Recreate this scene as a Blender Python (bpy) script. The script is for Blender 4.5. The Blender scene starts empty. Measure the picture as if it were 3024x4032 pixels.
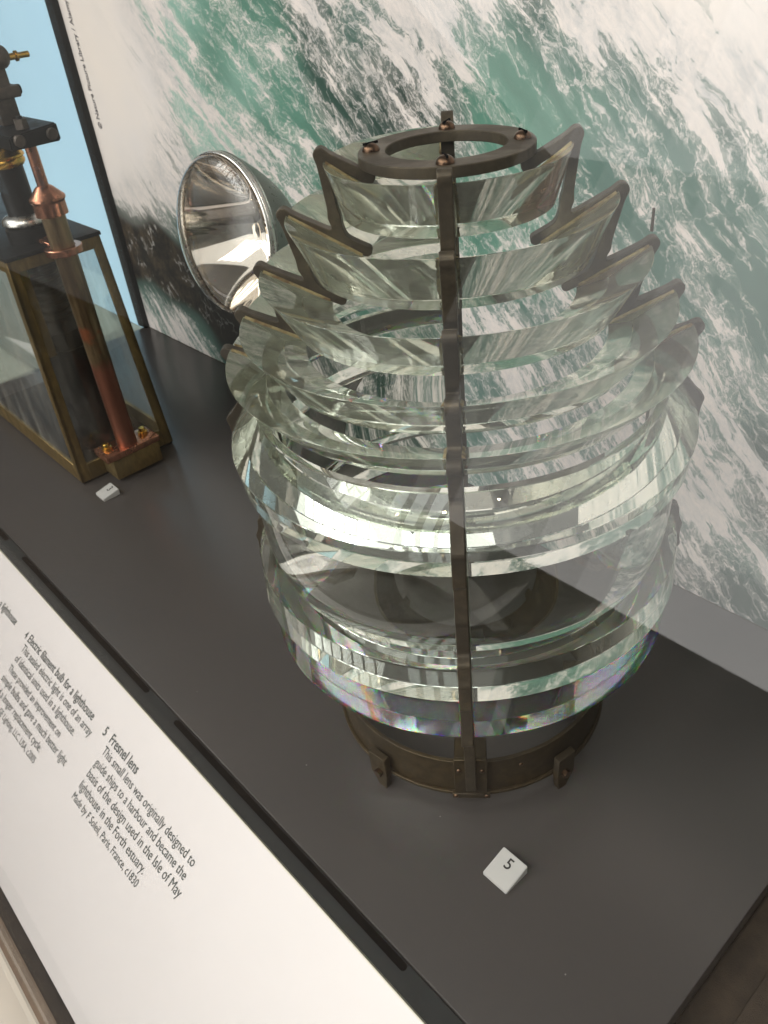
import bpy, bmesh, math, random
import numpy as np
from mathutils import Matrix, Vector
from mathutils.geometry import tessellate_polygon

random.seed(7)
sc = bpy.context.scene
col = sc.collection
PI = math.pi
R = math.radians

# ---------------------------------------------------------------- camera
cd = bpy.data.cameras.new('camera')
cam = bpy.data.objects.new('camera', cd)
col.objects.link(cam)
cam.matrix_world = Matrix(((0.672903, -0.385003, 0.631644, 0.437307),
                           (0.733943, 0.454090, -0.505104, -0.445083),
                           (-0.092356, 0.803477, 0.588129, 0.719421),
                           (0, 0, 0, 1)))
cd.sensor_fit = 'VERTICAL'
cd.sensor_height = 36.0
cd.lens = 28.3035
cd.clip_start = 0.01
cd.clip_end = 100
cd.dof.use_dof = True
cd.dof.focus_distance = 0.72
cd.dof.aperture_fstop = 16.0
sc.camera = cam

# ---------------------------------------------------------------- world, lamps, exposure
w = bpy.data.worlds.new('World')
sc.world = w
w.use_nodes = True
bg = w.node_tree.nodes['Background']
bg.inputs[0].default_value = (0.90, 0.86, 0.80, 1)
bg.inputs[1].default_value = 0.11


def area(name, loc, aim, sx, sy, watts, color=(1, 1, 1), roll=0.0):
    l = bpy.data.lights.new(name, 'AREA')
    l.shape = 'RECTANGLE'
    l.size, l.size_y = sx, sy
    l.energy = watts
    l.color = color
    o = bpy.data.objects.new(name, l)
    col.objects.link(o)
    o.location = loc
    q = (Vector(aim) - Vector(loc)).to_track_quat('-Z', 'Y')
    o.rotation_euler = q.to_euler()
    o.rotation_euler.rotate_axis('Z', roll)
    return o


# tall gallery windows, seen as a row of bright panes in the glass
aim = Vector((0, 0, 0.4))
WIN = aim + 6.2 * Vector((math.cos(R(-127)) * math.cos(R(42)), math.sin(R(-127)) * math.cos(R(42)), math.sin(R(42))))
dirv = (WIN - aim).normalized()
side = dirv.cross(Vector((0, 0, 1))).normalized()
upv = side.cross(dirv).normalized()
for i in range(7):
    for j in range(2):
        p = WIN + side * (-(i - 3) * 0.62) + upv * ((j - 0.5) * 1.0)
        area('gallery_window_lamp', p, p - dirv, 0.50, 0.90, 7.5, (1.0, 0.965, 0.945))
# added lamps standing in for an unseen bright gallery side: pane haze, front fill
GL = 2.5                                  # radiance of the main field
for xa, xb, k_ in ((-1.9, 1.1, 1.0), (-2.3, -1.9, 0.82), (-2.7, -2.3, 0.62), (-3.1, -2.7, 0.44), (-3.5, -3.1, 0.26), (-3.9, -3.5, 0.12)):
    area('haze_fill_lamp', ((xa + xb) / 2, -5.0, 2.42), ((xa + xb) / 2, 0, 2.42), xb - xa, 4.96, GL * k_ * PI * (xb - xa) * 4.96, (1.0, 0.965, 0.935))
# bright glazed roof over the gallery
area('glazed_roof_lamp', (0.0, -5.4, 4.6), (0.0, -5.4, 0), 14.0, 7.6, 360, (1.0, 0.97, 0.94))
# brighter roof bays
for i in range(4):
    area('roof_light_lamp', (0.5 + 0.55 * i, -2.6, 3.6), (0.5 + 0.4 * i, -1.2, 0), 0.36, 2.2, 8, (0.97, 0.99, 1.0))
# warm ceiling spots
for p, e in (((1.6, -2.3, 3.0), 11), ((2.4, -1.1, 3.1), 10), ((-0.5, -2.6, 2.7), 9), ((0.6, -3.2, 3.0), 9), ((-2.2, -1.6, 2.6), 9), ((0.9, -1.5, 2.8), 7)):
    l = bpy.data.lights.new('spot_glint_lamp', 'POINT')
    l.energy = e
    l.color = (1.0, 0.68, 0.36)
    l.shadow_soft_size = 0.035
    o = bpy.data.objects.new('spot_glint_lamp', l)
    col.objects.link(o)
    o.location = p

sc.view_settings.view_transform = 'Standard'
sc.view_settings.look = 'None'
sc.view_settings.exposure = 0.27
sc.view_settings.gamma = 1
sc.cycles.max_bounces = 20
sc.cycles.transmission_bounces = 20
sc.cycles.use_adaptive_sampling = True
sc.cycles.adaptive_threshold = 0.03
sc.cycles.glossy_bounces = 10
sc.cycles.diffuse_bounces = 3
sc.cycles.transparent_max_bounces = 16
sc.cycles.caustics_reflective = False
sc.cycles.caustics_refractive = True
sc.cycles.blur_glossy = 0.6
sc.cycles.sample_clamp_indirect = 6.0
sc.cycles.use_denoising = True
try:
    sc.cycles.denoiser = 'OPENIMAGEDENOISE'
except Exception:
    pass


# ---------------------------------------------------------------- node helpers
def srgb(*c):
    return tuple(((v / 255) / 12.92 if v / 255 <= 0.04045 else ((v / 255 + 0.055) / 1.055) ** 2.4) for v in c) + (1.0,)


class NT:
    def __init__(self, name):
        self.m = bpy.data.materials.new(name)
        self.m.use_nodes = True
        self.t = self.m.node_tree
        self.t.nodes.clear()
        self.out = self.t.nodes.new('ShaderNodeOutputMaterial')

    def n(self, typ, ins=None, **kw):
        nd = self.t.nodes.new(typ)
        for k, v in kw.items():
            setattr(nd, k, v)
        for k, v in (ins or {}).items():
            self.set(nd.inputs[k], v)
        return nd

    def set(self, sock, v):
        if isinstance(v, bpy.types.NodeSocket):
            self.t.links.new(v, sock)
        elif isinstance(v, bpy.types.Node):
            self.t.links.new(v.outputs[0], sock)
        else:
            sock.default_value = v

    def math(self, op, a, b=0.0, c=0.0, clamp=False):
        nd = self.n('ShaderNodeMath', {0: a, 1: b, 2: c}, operation=op)
        nd.use_clamp = clamp
        return nd.outputs[0]

    def mix(self, f, a, b, blend='MIX'):
        nd = self.t.nodes.new('ShaderNodeMix')
        nd.data_type = 'RGBA'
        nd.blend_type = blend
        self.set(nd.inputs[0], f)
        self.set(nd.inputs[6], a)
        self.set(nd.inputs[7], b)
        return nd.outputs[2]

    def noise(self, vec, scale, detail=4.0, rough=0.55, dist=0.0):
        nd = self.n('ShaderNodeTexNoise', {'Scale': scale, 'Detail': detail, 'Roughness': rough, 'Distortion': dist})
        if vec is not None:
            self.set(nd.inputs['Vector'], vec)
        return nd.outputs[0]

    def sstep(self, v, lo, hi):
        nd = self.n('ShaderNodeMapRange', interpolation_type='SMOOTHSTEP')
        self.set(nd.inputs[0], v)
        self.set(nd.inputs[1], lo)
        self.set(nd.inputs[2], hi)
        return nd.outputs[0]

    def mapping(self, vec, scale=(1, 1, 1), rot=(0, 0, 0), loc=(0, 0, 0)):
        nd = self.n('ShaderNodeMapping', {'Vector': vec, 'Scale': scale, 'Rotation': rot, 'Location': loc})
        return nd.outputs[0]

    def coord(self, which='Object'):
        return self.n('ShaderNodeTexCoord').outputs[which]

    def bump(self, h, strength=0.2, dist=0.001):
        return self.n('ShaderNodeBump', {'Height': h, 'Strength': strength, 'Distance': dist}).outputs[0]

    def principled(self, **kw):
        nd = self.t.nodes.new('ShaderNodeBsdfPrincipled')
        for k, v in kw.items():
            self.set(nd.inputs[k.replace('_', ' ')], v)
        self.t.links.new(nd.outputs[0], self.out.inputs[0])
        return nd


def simple(name, color, rough=0.5, metal=0.0, var=0.15, scale=40, bump=0.0, bscale=200, rvar=0.1, spec=0.5):
    t = NT(name)
    co = t.coord()
    n1 = t.noise(co, scale, 5, 0.6)
    c2 = tuple(c * (1 - var) for c in color[:3]) + (1,)
    c1 = tuple(min(1, c * (1 + var)) for c in color[:3]) + (1,)
    c = t.mix(t.sstep(n1, 0.3, 0.7), c2, c1)
    r = t.math('ADD', rough - rvar, t.math('MULTIPLY', t.noise(co, scale * 2.3, 4), 2 * rvar))
    p = t.principled(Base_Color=c, Roughness=r, Metallic=metal)
    p.inputs['Specular IOR Level'].default_value = spec
    if bump:
        t.set(p.inputs['Normal'], t.bump(t.noise(co, bscale, 4), bump))
    return t.m


M = {}


def metal(name, base, patina, amount, rough, scale=18, streak=(1, 1, 1), metalp=0.85):
    """worn metal: base metal with darker, rougher tarnish patches"""
    t = NT(name)
    co = t.mapping(t.coord(), streak)
    n1 = t.noise(co, scale, 8, 0.62, 0.4)
    f = t.sstep(n1, 0.62 - amount * 0.35, 0.86 - amount * 0.35)
    n2 = t.noise(co, scale * 9, 4, 0.6)
    b2 = tuple(v * 0.62 for v in base[:3]) + (1,)
    c = t.mix(f, t.mix(t.sstep(n2, 0.25, 0.75), b2, base), patina)
    r = t.math('ADD', rough, t.math('MULTIPLY', f, 0.22))
    r = t.math('ADD', r, t.math('MULTIPLY', n2, 0.10))
    p = t.principled(Base_Color=c, Roughness=r)
    t.set(p.inputs['Metallic'], t.math('SUBTRACT', metalp, t.math('MULTIPLY', f, 0.35)))
    t.set(p.inputs['Normal'], t.bump(t.math('ADD', n2, t.math('MULTIPLY', n1, 0.6)), 0.10, 0.0006))
    return t.m


M['bronze'] = metal('dark_bronze', srgb(102, 92, 76), srgb(64, 57, 47), 0.75, 0.34, 14, metalp=0.75)
M['screw'] = metal('screw_bronze', srgb(112, 88, 70), srgb(56, 44, 36), 0.4, 0.24, 40, metalp=0.95)
M['base_brass'] = metal('tarnished_brass', srgb(86, 73, 51), srgb(50, 42, 30), 0.65, 0.42, 12, metalp=0.65)
M['brass'] = metal('aged_brass', srgb(158, 132, 82), srgb(94, 80, 50), 0.55, 0.34, 16, (1, 1, 0.4), metalp=0.8)
M['bright_brass'] = metal('polished_brass', srgb(226, 182, 92), srgb(150, 112, 48), 0.15, 0.2, 20, metalp=0.97)
M['copper'] = metal('copper', srgb(204, 144, 116), srgb(126, 78, 58), 0.35, 0.17, 16, (1, 1, 0.3), metalp=0.95)
M['black_iron'] = metal('black_iron', srgb(26, 25, 25), srgb(14, 13, 12), 0.4, 0.42, 20, metalp=0.6)
M['grey_iron'] = metal('grey_iron', srgb(96, 86, 78), srgb(56, 50, 44), 0.5, 0.42, 20, metalp=0.5)
M['silver'] = simple('satin_nickel', (0.62, 0.60, 0.57, 1), 0.28, 1.0, 0.08)

# copper tube with a tarnished brass-grey upper part
t = NT('tarnished_copper_tube')
co = t.coord()
z = t.n('ShaderNodeSeparateXYZ', {0: co}).outputs[2]
zz = t.math('ADD', z, t.math('MULTIPLY', t.noise(t.mapping(co, (1, 1, 0.35)), 28, 6, 0.65), 0.09))
f = t.sstep(zz, 0.235, 0.262)
st = t.noise(t.mapping(co, (60, 60, 7)), 1.0, 6, 0.6)
cop = t.mix(st, srgb(120, 76, 60), srgb(166, 108, 86))
tar = t.mix(t.sstep(st, 0.3, 0.72), srgb(86, 70, 48), srgb(160, 138, 104))
tar = t.mix(t.sstep(t.noise(co, 22, 6), 0.55, 0.68), tar, srgb(150, 92, 62))
t.principled(Base_Color=t.mix(f, cop, tar), Metallic=0.85,
             Roughness=t.math('ADD', 0.27, t.math('MULTIPLY', st, 0.2)))
M['tube'] = t.m

# dark satin shelf
t = NT('shelf_laminate')
co = t.coord()
n1 = t.noise(co, 3.0, 4, 0.6)
n2 = t.noise(co, 900, 3, 0.7)
vo = t.n('ShaderNodeTexVoronoi', {'Vector': co, 'Scale': 34.0, 'Randomness': 1.0})
rnd = t.n('ShaderNodeSeparateColor', {0: vo.outputs['Color']}).outputs[0]
dust = t.math('MULTIPLY', t.sstep(vo.outputs['Distance'], 0.034, 0.018), t.math('GREATER_THAN', rnd, 0.72))
c = t.mix(n1, srgb(59, 57, 57), srgb(72, 67, 65))
c = t.mix(t.math('MULTIPLY', t.sstep(n2, 0.35, 0.75), 0.35), c, srgb(78, 75, 73))
c = t.mix(t.math('MULTIPLY', dust, 0.8), c, srgb(150, 148, 144))
p = t.principled(Base_Color=c, Roughness=t.math('ADD', 0.25, t.math('MULTIPLY', n1, 0.08)))
M['shelf'] = t.m

M['dark_floor'] = simple('dark_brown_felt', srgb(58, 48, 38), 0.85, 0, 0.3, 30, 0.6, 900)
M['rail'] = simple('slate_rail', srgb(34, 37, 38), 0.5, 0, 0.1, 30, 0.1, 500)
M['slot'] = simple('slot_black', srgb(4, 4, 4), 1.0, 0, 0.1, rvar=0, spec=0.05)
M['panel_white'] = simple('white_label_print', srgb(233, 226, 225), 0.32, 0, 0.012, 6)
M['panel_edge'] = simple('panel_edge', srgb(206, 200, 182), 0.3, 0, 0.05)
M['panel_black'] = simple('panel_black', srgb(9, 9, 10), 0.6, 0, 0.1, spec=0.2)
M['wood_trim'] = simple('brown_trim', srgb(104, 84, 66), 0.5, 0, 0.2, 25)
M['ink'] = simple('grey_ink', srgb(80, 86, 84), 0.6, 0, 0.05)
M['black_ink'] = simple('black_ink', srgb(30, 29, 28), 0.6, 0, 0.05)
M['credit_ink'] = simple('credit_ink', srgb(84, 80, 84), 0.6, 0, 0.05)
M['block_white'] = simple('white_block', srgb(186, 184, 181), 0.4, 0, 0.015, 30)
M['blue'] = simple('blue_wall_paint', srgb(190, 230, 255), 0.7, 0, 0.02, 3, spec=0.2)
M['post'] = simple('black_post_paint', srgb(14, 13, 12), 0.6, 0, 0.3, 30, 0.15, 200, spec=0.2)
M['ledge'] = simple('grey_green_ledge', srgb(150, 152, 138), 0.5, 0, 0.06, 6)
M['pale_floor'] = simple('pale_stone_floor', srgb(206, 198, 184), 0.5, 0, 0.06, 3)
M['putty'] = metal('putty', srgb(164, 148, 104), srgb(96, 74, 48), 0.5, 0.7, 60, metalp=0.0)
M['filament'] = M['silver']


# lens glass: clear crown glass with a faint green body tint
def glass(name, ior=1.52, color=(0.975, 0.99, 0.98, 1), tint=(0.62, 0.86, 0.70, 1), dens=3.0, smudge=0.012):
    t = NT(name)
    g = t.n('ShaderNodeBsdfGlass', {'Color': color, 'IOR': ior, 'Roughness': 0.0})
    co = t.coord()
    d = t.n('ShaderNodeBsdfDiffuse', {'Color': (0.66, 0.67, 0.56, 1)})
    f = t.math('MULTIPLY', t.sstep(t.noise(co, 35, 7, 0.7), 0.45, 0.8), smudge * 3)
    f = t.math('ADD', f, smudge * 1.3)
    mx = t.n('ShaderNodeMixShader', {0: f, 1: g.outputs[0], 2: d.outputs[0]})
    t.t.links.new(mx.outputs[0], t.out.inputs[0])
    if dens:
        v = t.n('ShaderNodeVolumeAbsorption', {'Color': tint, 'Density': dens})
        t.t.links.new(v.outputs[0], t.out.inputs[1])
    return t.m


M['glass'] = glass('lens_glass', smudge=0.05, dens=0, color=(0.976, 0.986, 0.955, 1))
# the lowest ring splits light into colours: three glasses, one per primary
t = NT('prism_glass')
gs = [t.n('ShaderNodeBsdfGlass', {'Color': c_, 'IOR': i_, 'Roughness': 0.0}).outputs[0]
      for c_, i_ in (((0.97, 0, 0, 1), 1.5145), ((0, 0.984, 0, 1), 1.520), ((0, 0, 0.964, 1), 1.5265))]
ad = t.n('ShaderNodeAddShader', {0: gs[0], 1: gs[1]})
ad = t.n('ShaderNodeAddShader', {0: ad.outputs[0], 1: gs[2]})
t.t.links.new(ad.outputs[0], t.out.inputs[0])
M['prism_glass'] = t.m
t = NT('ground_glass')
gg = t.n('ShaderNodeBsdfGlass', {'Color': (0.93, 0.93, 0.84, 1), 'IOR': 1.52, 'Roughness': 0.55})
dd = t.n('ShaderNodeBsdfDiffuse', {'Color': (0.62, 0.60, 0.45, 1)})
ms = t.n('ShaderNodeMixShader', {0: t.math('MULTIPLY', t.sstep(t.noise(t.coord(), 60, 6, 0.65), 0.4, 0.7), 0.5), 1: gg.outputs[0], 2: dd.outputs[0]})
t.t.links.new(ms.outputs[0], t.out.inputs[0])
M['ground_glass'] = t.m
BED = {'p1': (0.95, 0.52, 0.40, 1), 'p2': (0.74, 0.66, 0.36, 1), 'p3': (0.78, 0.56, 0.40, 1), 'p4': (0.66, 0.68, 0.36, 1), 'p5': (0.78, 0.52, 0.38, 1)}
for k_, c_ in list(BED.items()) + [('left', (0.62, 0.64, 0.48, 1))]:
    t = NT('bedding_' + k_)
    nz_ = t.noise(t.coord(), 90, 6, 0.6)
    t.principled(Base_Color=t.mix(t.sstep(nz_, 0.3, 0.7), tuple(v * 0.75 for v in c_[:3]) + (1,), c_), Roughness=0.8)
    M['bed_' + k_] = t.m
M['chip'] = simple('chipped_glass', srgb(120, 120, 112), 0.3, 0, 0.5, 400, 1.0, 700)
M['clear_glass'] = glass('belt_glass', smudge=0.016, dens=0, color=(0.976, 0.988, 0.962, 1))
M['bulb_glass'] = glass('bulb_glass', 1.47, (0.99, 0.99, 0.99, 1), dens=0, smudge=0.004)


# thin window glass (case front, lantern panes): reflection by Fresnel, straight transmission
def pane(name, tint=(0.985, 0.995, 0.99, 1), ior=1.5, dirt_sheen=0.0):
    t = NT(name)
    bf = t.n('ShaderNodeNewGeometry').outputs['Backfacing']
    io = t.math('ADD', ior, t.math('MULTIPLY', bf, 1 / ior - ior))
    fr = t.n('ShaderNodeFresnel', {'IOR': io})
    tr = t.n('ShaderNodeBsdfTransparent', {'Color': tint})
    gl = t.n('ShaderNodeBsdfGlossy', {'Color': (1, 1, 1, 1), 'Roughness': 0.0})
    mx = t.n('ShaderNodeMixShader', {0: fr.outputs[0], 1: tr.outputs[0], 2: gl.outputs[0]})
    res = mx
    if dirt_sheen:
        co = t.coord()
        df = t.n('ShaderNodeBsdfDiffuse', {'Color': (0.7, 0.64, 0.55, 1)})  # warm diffuse dirt film, its colour also standing in for warm reflections
        f = t.math('MULTIPLY', t.sstep(t.noise(t.mapping(co, (2, 2, 0.5)), 14, 6, 0.6), 0.35, 0.8), dirt_sheen)
        res = t.n('ShaderNodeMixShader', {0: f, 1: mx.outputs[0], 2: df.outputs[0]})
    t.t.links.new(res.outputs[0], t.out.inputs[0])
    return t.m


M['case_glass'] = pane('case_glass', ior=1.40)
M['lantern_glass'] = pane('lantern_glass', dirt_sheen=0.14)

# mirror reflector
t = NT('mirror_aluminium')
t.principled(Base_Color=(0.80, 0.73, 0.64, 1), Metallic=1.0, Roughness=0.05)
M['mirror'] = t.m
M['bulb_back'] = simple('bulb_back_grey', srgb(118, 122, 116), 0.3, 0.4, 0.08)

# sea photograph printed on the back wall
t = NT('sea_mural_print')
foam_a = t.n('ShaderNodeAttribute', attribute_name='foam').outputs['Fac']
wat = t.n('ShaderNodeAttribute', attribute_name='water').outputs['Color']
flow = t.n('ShaderNodeAttribute', attribute_name='flow').outputs['Vector']
pos = t.coord()
wv = t.n('ShaderNodeTexNoise', {'Vector': pos, 'Scale': 9.0, 'Detail': 5.0, 'Roughness': 0.6}).outputs['Color']
wob = t.n('ShaderNodeVectorMath', {0: wv, 1: (0.5, 0.5, 0.5)}, operation='SUBTRACT').outputs[0]
fl2 = t.n('ShaderNodeVectorMath', {0: wob, 1: (0.09, 0.05, 0.0), 2: flow}, operation='MULTIPLY_ADD').outputs[0]
s1 = t.noise(t.mapping(fl2, (2.8, 13, 1)), 1.0, 9, 0.60, 0.3)
s2 = t.noise(t.mapping(fl2, (15, 42, 1)), 1.0, 10, 0.68, 0.5)
s3 = t.noise(t.mapping(fl2, (110, 180, 1)), 1.0, 6, 0.65)
base = t.math('ADD', t.math('MULTIPLY', s1, 0.60), t.math('MULTIPLY', s2, 0.40))
base = t.math('ADD', base, t.math('MULTIPLY', t.math('SUBTRACT', s3, 0.5), 0.07))
rl = t.noise(t.mapping(fl2, (1.8, 21, 1), loc=(3.1, 7.7, 0)), 1.0, 7, 0.55, 0.25)
ridge = t.math('SUBTRACT', 1.0, t.math('MULTIPLY', t.math('ABSOLUTE', t.math('SUBTRACT', rl, 0.5)), 14.0))
ridge = t.math('MAXIMUM', ridge, 0.0)
thr = t.math('SUBTRACT', 0.712, t.math('MULTIPLY', foam_a, 0.31))
dif = t.math('SUBTRACT', t.math('ADD', base, t.math('MULTIPLY', ridge, t.math('MULTIPLY', s2, 0.17))), thr)
foam = t.sstep(dif, -0.012, 0.036)


# lacy foam threads round the streaks
def web(vec, scale, width, wn):
    d = t.n('ShaderNodeVectorMath', {0: t.n('ShaderNodeTexNoise', {'Vector': vec, 'Scale': wn, 'Detail': 5.0, 'Roughness': 0.65}).outputs['Color'], 1: (0.05, 0.05, 0.0), 2: vec}, operation='MULTIPLY_ADD').outputs[0]
    v = t.n('ShaderNodeTexVoronoi', {'Vector': t.mapping(d, (1, 1.7, 1)), 'Scale': scale}, feature='DISTANCE_TO_EDGE').outputs['Distance']
    return t.sstep(v, width, 0.0)


w1 = web(fl2, 26.0, 0.075, 30.0)
w2 = web(fl2, 60.0, 0.12, 60.0)
near = t.sstep(dif, -0.115, -0.02)
threads = t.math('MAXIMUM', t.math('MULTIPLY', w1, t.sstep(dif, -0.16, -0.06)), t.math('MULTIPLY', w2, near))
threads = t.math('MULTIPLY', threads, t.sstep(s3, 0.28, 0.55))
threads = t.math('MULTIPLY', t.math('MULTIPLY', threads, t.sstep(foam_a, 0.08, 0.3)), 0.85)
haze = t.math('MULTIPLY', t.math('MULTIPLY', t.sstep(dif, -0.13, 0.01), 0.24), t.sstep(foam_a, 0.0, 0.2))
mist = t.sstep(foam_a, 0.86, 0.98)
allf = t.math('MAXIMUM', t.math('MAXIMUM', foam, threads), haze)
mistn = t.math('ADD', 0.80, t.math('MULTIPLY', t.noise(pos, 6, 5), 0.3))
allf = t.math('MAXIMUM', allf, t.math('MULTIPLY', mist, mistn), clamp=True)
shade = t.math('ADD', 0.28, t.math('MULTIPLY', t.math('ADD', t.math('MULTIPLY', s2, 0.5), s1), 0.95))
watc = t.mix(1.0, wat, t.n('ShaderNodeCombineColor', {0: shade, 1: shade, 2: shade}).outputs[0], 'MULTIPLY')
fshade = t.sstep(t.math('ADD', t.math('MULTIPLY', s2, 0.6), t.math('MULTIPLY', s3, 0.4)), 0.25, 0.66)
foamc = t.mix(fshade, srgb(180, 181, 183), srgb(232, 222, 217))
foamc = t.mix(mist, foamc, t.mix(t.noise(pos, 5, 4), srgb(220, 215, 216), srgb(243, 231, 220)))
rockm = t.sstep(foam_a, 0.12, -0.12)
rn = t.noise(pos, 34, 9, 0.68, 0.4)
rockc = t.mix(t.sstep(rn, 0.36, 0.70), srgb(20, 17, 14), srgb(72, 60, 46))
rockw = t.math('MULTIPLY', t.math('MULTIPLY', w1, t.sstep(t.noise(pos, 13, 5, 0.6), 0.52, 0.60)), t.sstep(s3, 0.3, 0.55))
rockc = t.mix(t.math('MULTIPLY', rockw, 0.8), rockc, srgb(206, 202, 198))
rockb = t.mix(t.sstep(t.n('ShaderNodeSeparateXYZ', {0: pos}).outputs[0], -1.12, -0.98), rockc, t.mix(0.75, rockc, srgb(16, 20, 19)))
pm = t.principled(Base_Color=t.mix(rockm, t.mix(allf, watc, foamc), rockb), Roughness=0.6)
pm.inputs['Specular IOR Level'].default_value = 0.2
M['mural'] = t.m


# ---------------------------------------------------------------- geometry helpers
def link(name, me, mat=None, parent=None):
    o = bpy.data.objects.new(name, me)
    col.objects.link(o)
    if mat is not None and me is not None:
        for m_ in (mat if isinstance(mat, (list, tuple)) else [mat]):
            me.materials.append(M[m_] if isinstance(m_, str) else m_)
    if parent is not None:
        o.parent = parent
    return o


def tag(o, label=None, cat=None, group=None, kind=None):
    if label: o['label'] = label
    if cat: o['category'] = cat
    if group: o['group'] = group
    if kind: o['kind'] = kind
    return o


def thing(name, loc=(0, 0, 0), **kw):
    o = bpy.data.objects.new(name, None)
    o.empty_display_size = 0.05
    col.objects.link(o)
    o.location = loc
    return tag(o, **kw)


def from_bm(name, bm, mat, parent=None, smooth=None):
    me = bpy.data.meshes.new(name)
    bmesh.ops.recalc_face_normals(bm, faces=bm.faces)
    if smooth is not None:
        for f_ in bm.faces: f_.smooth = True
        for e in bm.edges:
            if len(e.link_faces) == 2 and e.calc_face_angle(0) > R(smooth):
                e.smooth = False
    bm.to_mesh(me)
    bm.free()
    return link(name, me, mat, parent)


def box(bm, lo, hi, bevel=0.0, seg=2):
    g = bmesh.ops.create_cube(bm, size=1)
    vs = g['verts']
    for v in vs:
        v.co = Vector((lo[k] + (v.co[k] + 0.5) * (hi[k] - lo[k]) for k in range(3)))
    if bevel:
        es = list({e for v in vs for e in v.link_edges})
        bmesh.ops.bevel(bm, geom=es, offset=bevel, segments=seg, affect='EDGES', profile=0.5)


def boxo(name, lo, hi, mat, parent=None, bevel=0.0):
    bm = bmesh.new()
    box(bm, lo, hi, bevel)
    return from_bm(name, bm, mat, parent, 40 if bevel else None)


def hexa(bm, c):
    """box from 8 corners: bottom 4 then top 4, same winding"""
    v = [bm.verts.new(p) for p in c]
    for q in ((3, 2, 1, 0), (4, 5, 6, 7), (0, 1, 5, 4), (1, 2, 6, 5), (2, 3, 7, 6), (3, 0, 4, 7)):
        bm.faces.new([v[i] for i in q])


def lathe(name, prof, mat, parent=None, seg=48, closed=False, smooth=35, axis=None):
    """revolve (r,h) points about z; axis = matrix applied afterwards"""
    bm = bmesh.new()
    rings = []
    for r, h in prof:
        if r < 1e-6:
            rings.append([bm.verts.new((0, 0, h))])
        else:
            rings.append([bm.verts.new((r * math.cos(2 * PI * k / seg), r * math.sin(2 * PI * k / seg), h)) for k in range(seg)])
    pairs = list(zip(rings, rings[1:]))
    if closed: pairs.append((rings[-1], rings[0]))
    for a, b in pairs:
        for k in range(seg):
            k2 = (k + 1) % seg
            if len(a) == 1 and len(b) == 1: continue
            if len(a) == 1: bm.faces.new((a[0], b[k], b[k2]))
            elif len(b) == 1: bm.faces.new((a[k], a[k2], b[0]))
            else: bm.faces.new((a[k], a[k2], b[k2], b[k]))
    if axis is not None: bm.transform(axis)
    return from_bm(name, bm, mat, parent, smooth)


def at(x, y, z, rx=0, ry=0, rz=0):
    return Matrix.Translation((x, y, z)) @ Matrix.Rotation(rz, 4, 'Z') @ Matrix.Rotation(ry, 4, 'Y') @ Matrix.Rotation(rx, 4, 'X')


def chamfer(poly, d):
    out = []
    n = len(poly)
    for i in range(n):
        p0, p, p1 = (np.array(poly[i - 1]), np.array(poly[i]), np.array(poly[(i + 1) % n]))
        a = (p0 - p); b = (p1 - p)
        la, lb = np.linalg.norm(a), np.linalg.norm(b)
        dd = min(d, la * 0.3, lb * 0.3)
        if a @ b / la / lb < -0.97:
            out.append(tuple(p))
        else:
            out.append(tuple(p + a / la * dd)); out.append(tuple(p + b / lb * dd))
    return out


def text_mesh(name, body, width, mat, parent, matrix, height=None, bold=0.0):
    cu = bpy.data.curves.new(name, 'FONT')
    cu.body = body
    cu.size = 1.0
    cu.offset = bold
    cu.resolution_u = 3
    tmp = bpy.data.objects.new(name, cu)
    col.objects.link(tmp)
    dg = bpy.context.evaluated_depsgraph_get()
    dg.update()
    me = bpy.data.meshes.new_from_object(tmp.evaluated_get(dg))
    bpy.data.objects.remove(tmp)
    bpy.data.curves.remove(cu)
    xs = [v.co.x for v in me.vertices]
    x0, x1 = min(xs), max(xs)
    s = width / (x1 - x0)
    sy = s if height is None else height
    for v in me.vertices:
        v.co = matrix @ Vector(((v.co.x - x0) * s, v.co.y * sy, 0))
    me.materials.clear()
    return link(name, me, mat, parent)


# ---------------------------------------------------------------- setting
YW = 0.311
boxo('shelf', (-1.3225, -0.2555, -0.03), (0.342, YW - 0.001, 0), 'shelf', bevel=0.0012)['kind'] = 'structure'
boxo('ledge', (-2.6, -0.2555, -0.05), (-1.3245, YW - 0.001, -0.012), 'ledge')['kind'] = 'structure'
cf = boxo('case_floor', (0.343, -0.2555, -0.06), (1.6, YW - 0.001, -0.035), 'dark_floor')
cf['kind'] = 'structure'
for k, x in enumerate((0.375, 0.52, 0.67)):
    boxo('floor_board', (x, -0.2550, -0.0352), (x + 0.142, YW - 0.002, -0.031), 'dark_floor', cf, 0.001)

fl = boxo('gallery_floor', (-40, -40, -0.98), (40, 40, -0.95), 'dark_floor')
fl['kind'] = 'structure'
pl = boxo('plinth_ledge', (-1.8, -0.62, -0.34), (1.4, -0.5375, -0.30), 'pale_floor', None, 0.002)
pl['kind'] = 'structure'

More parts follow.
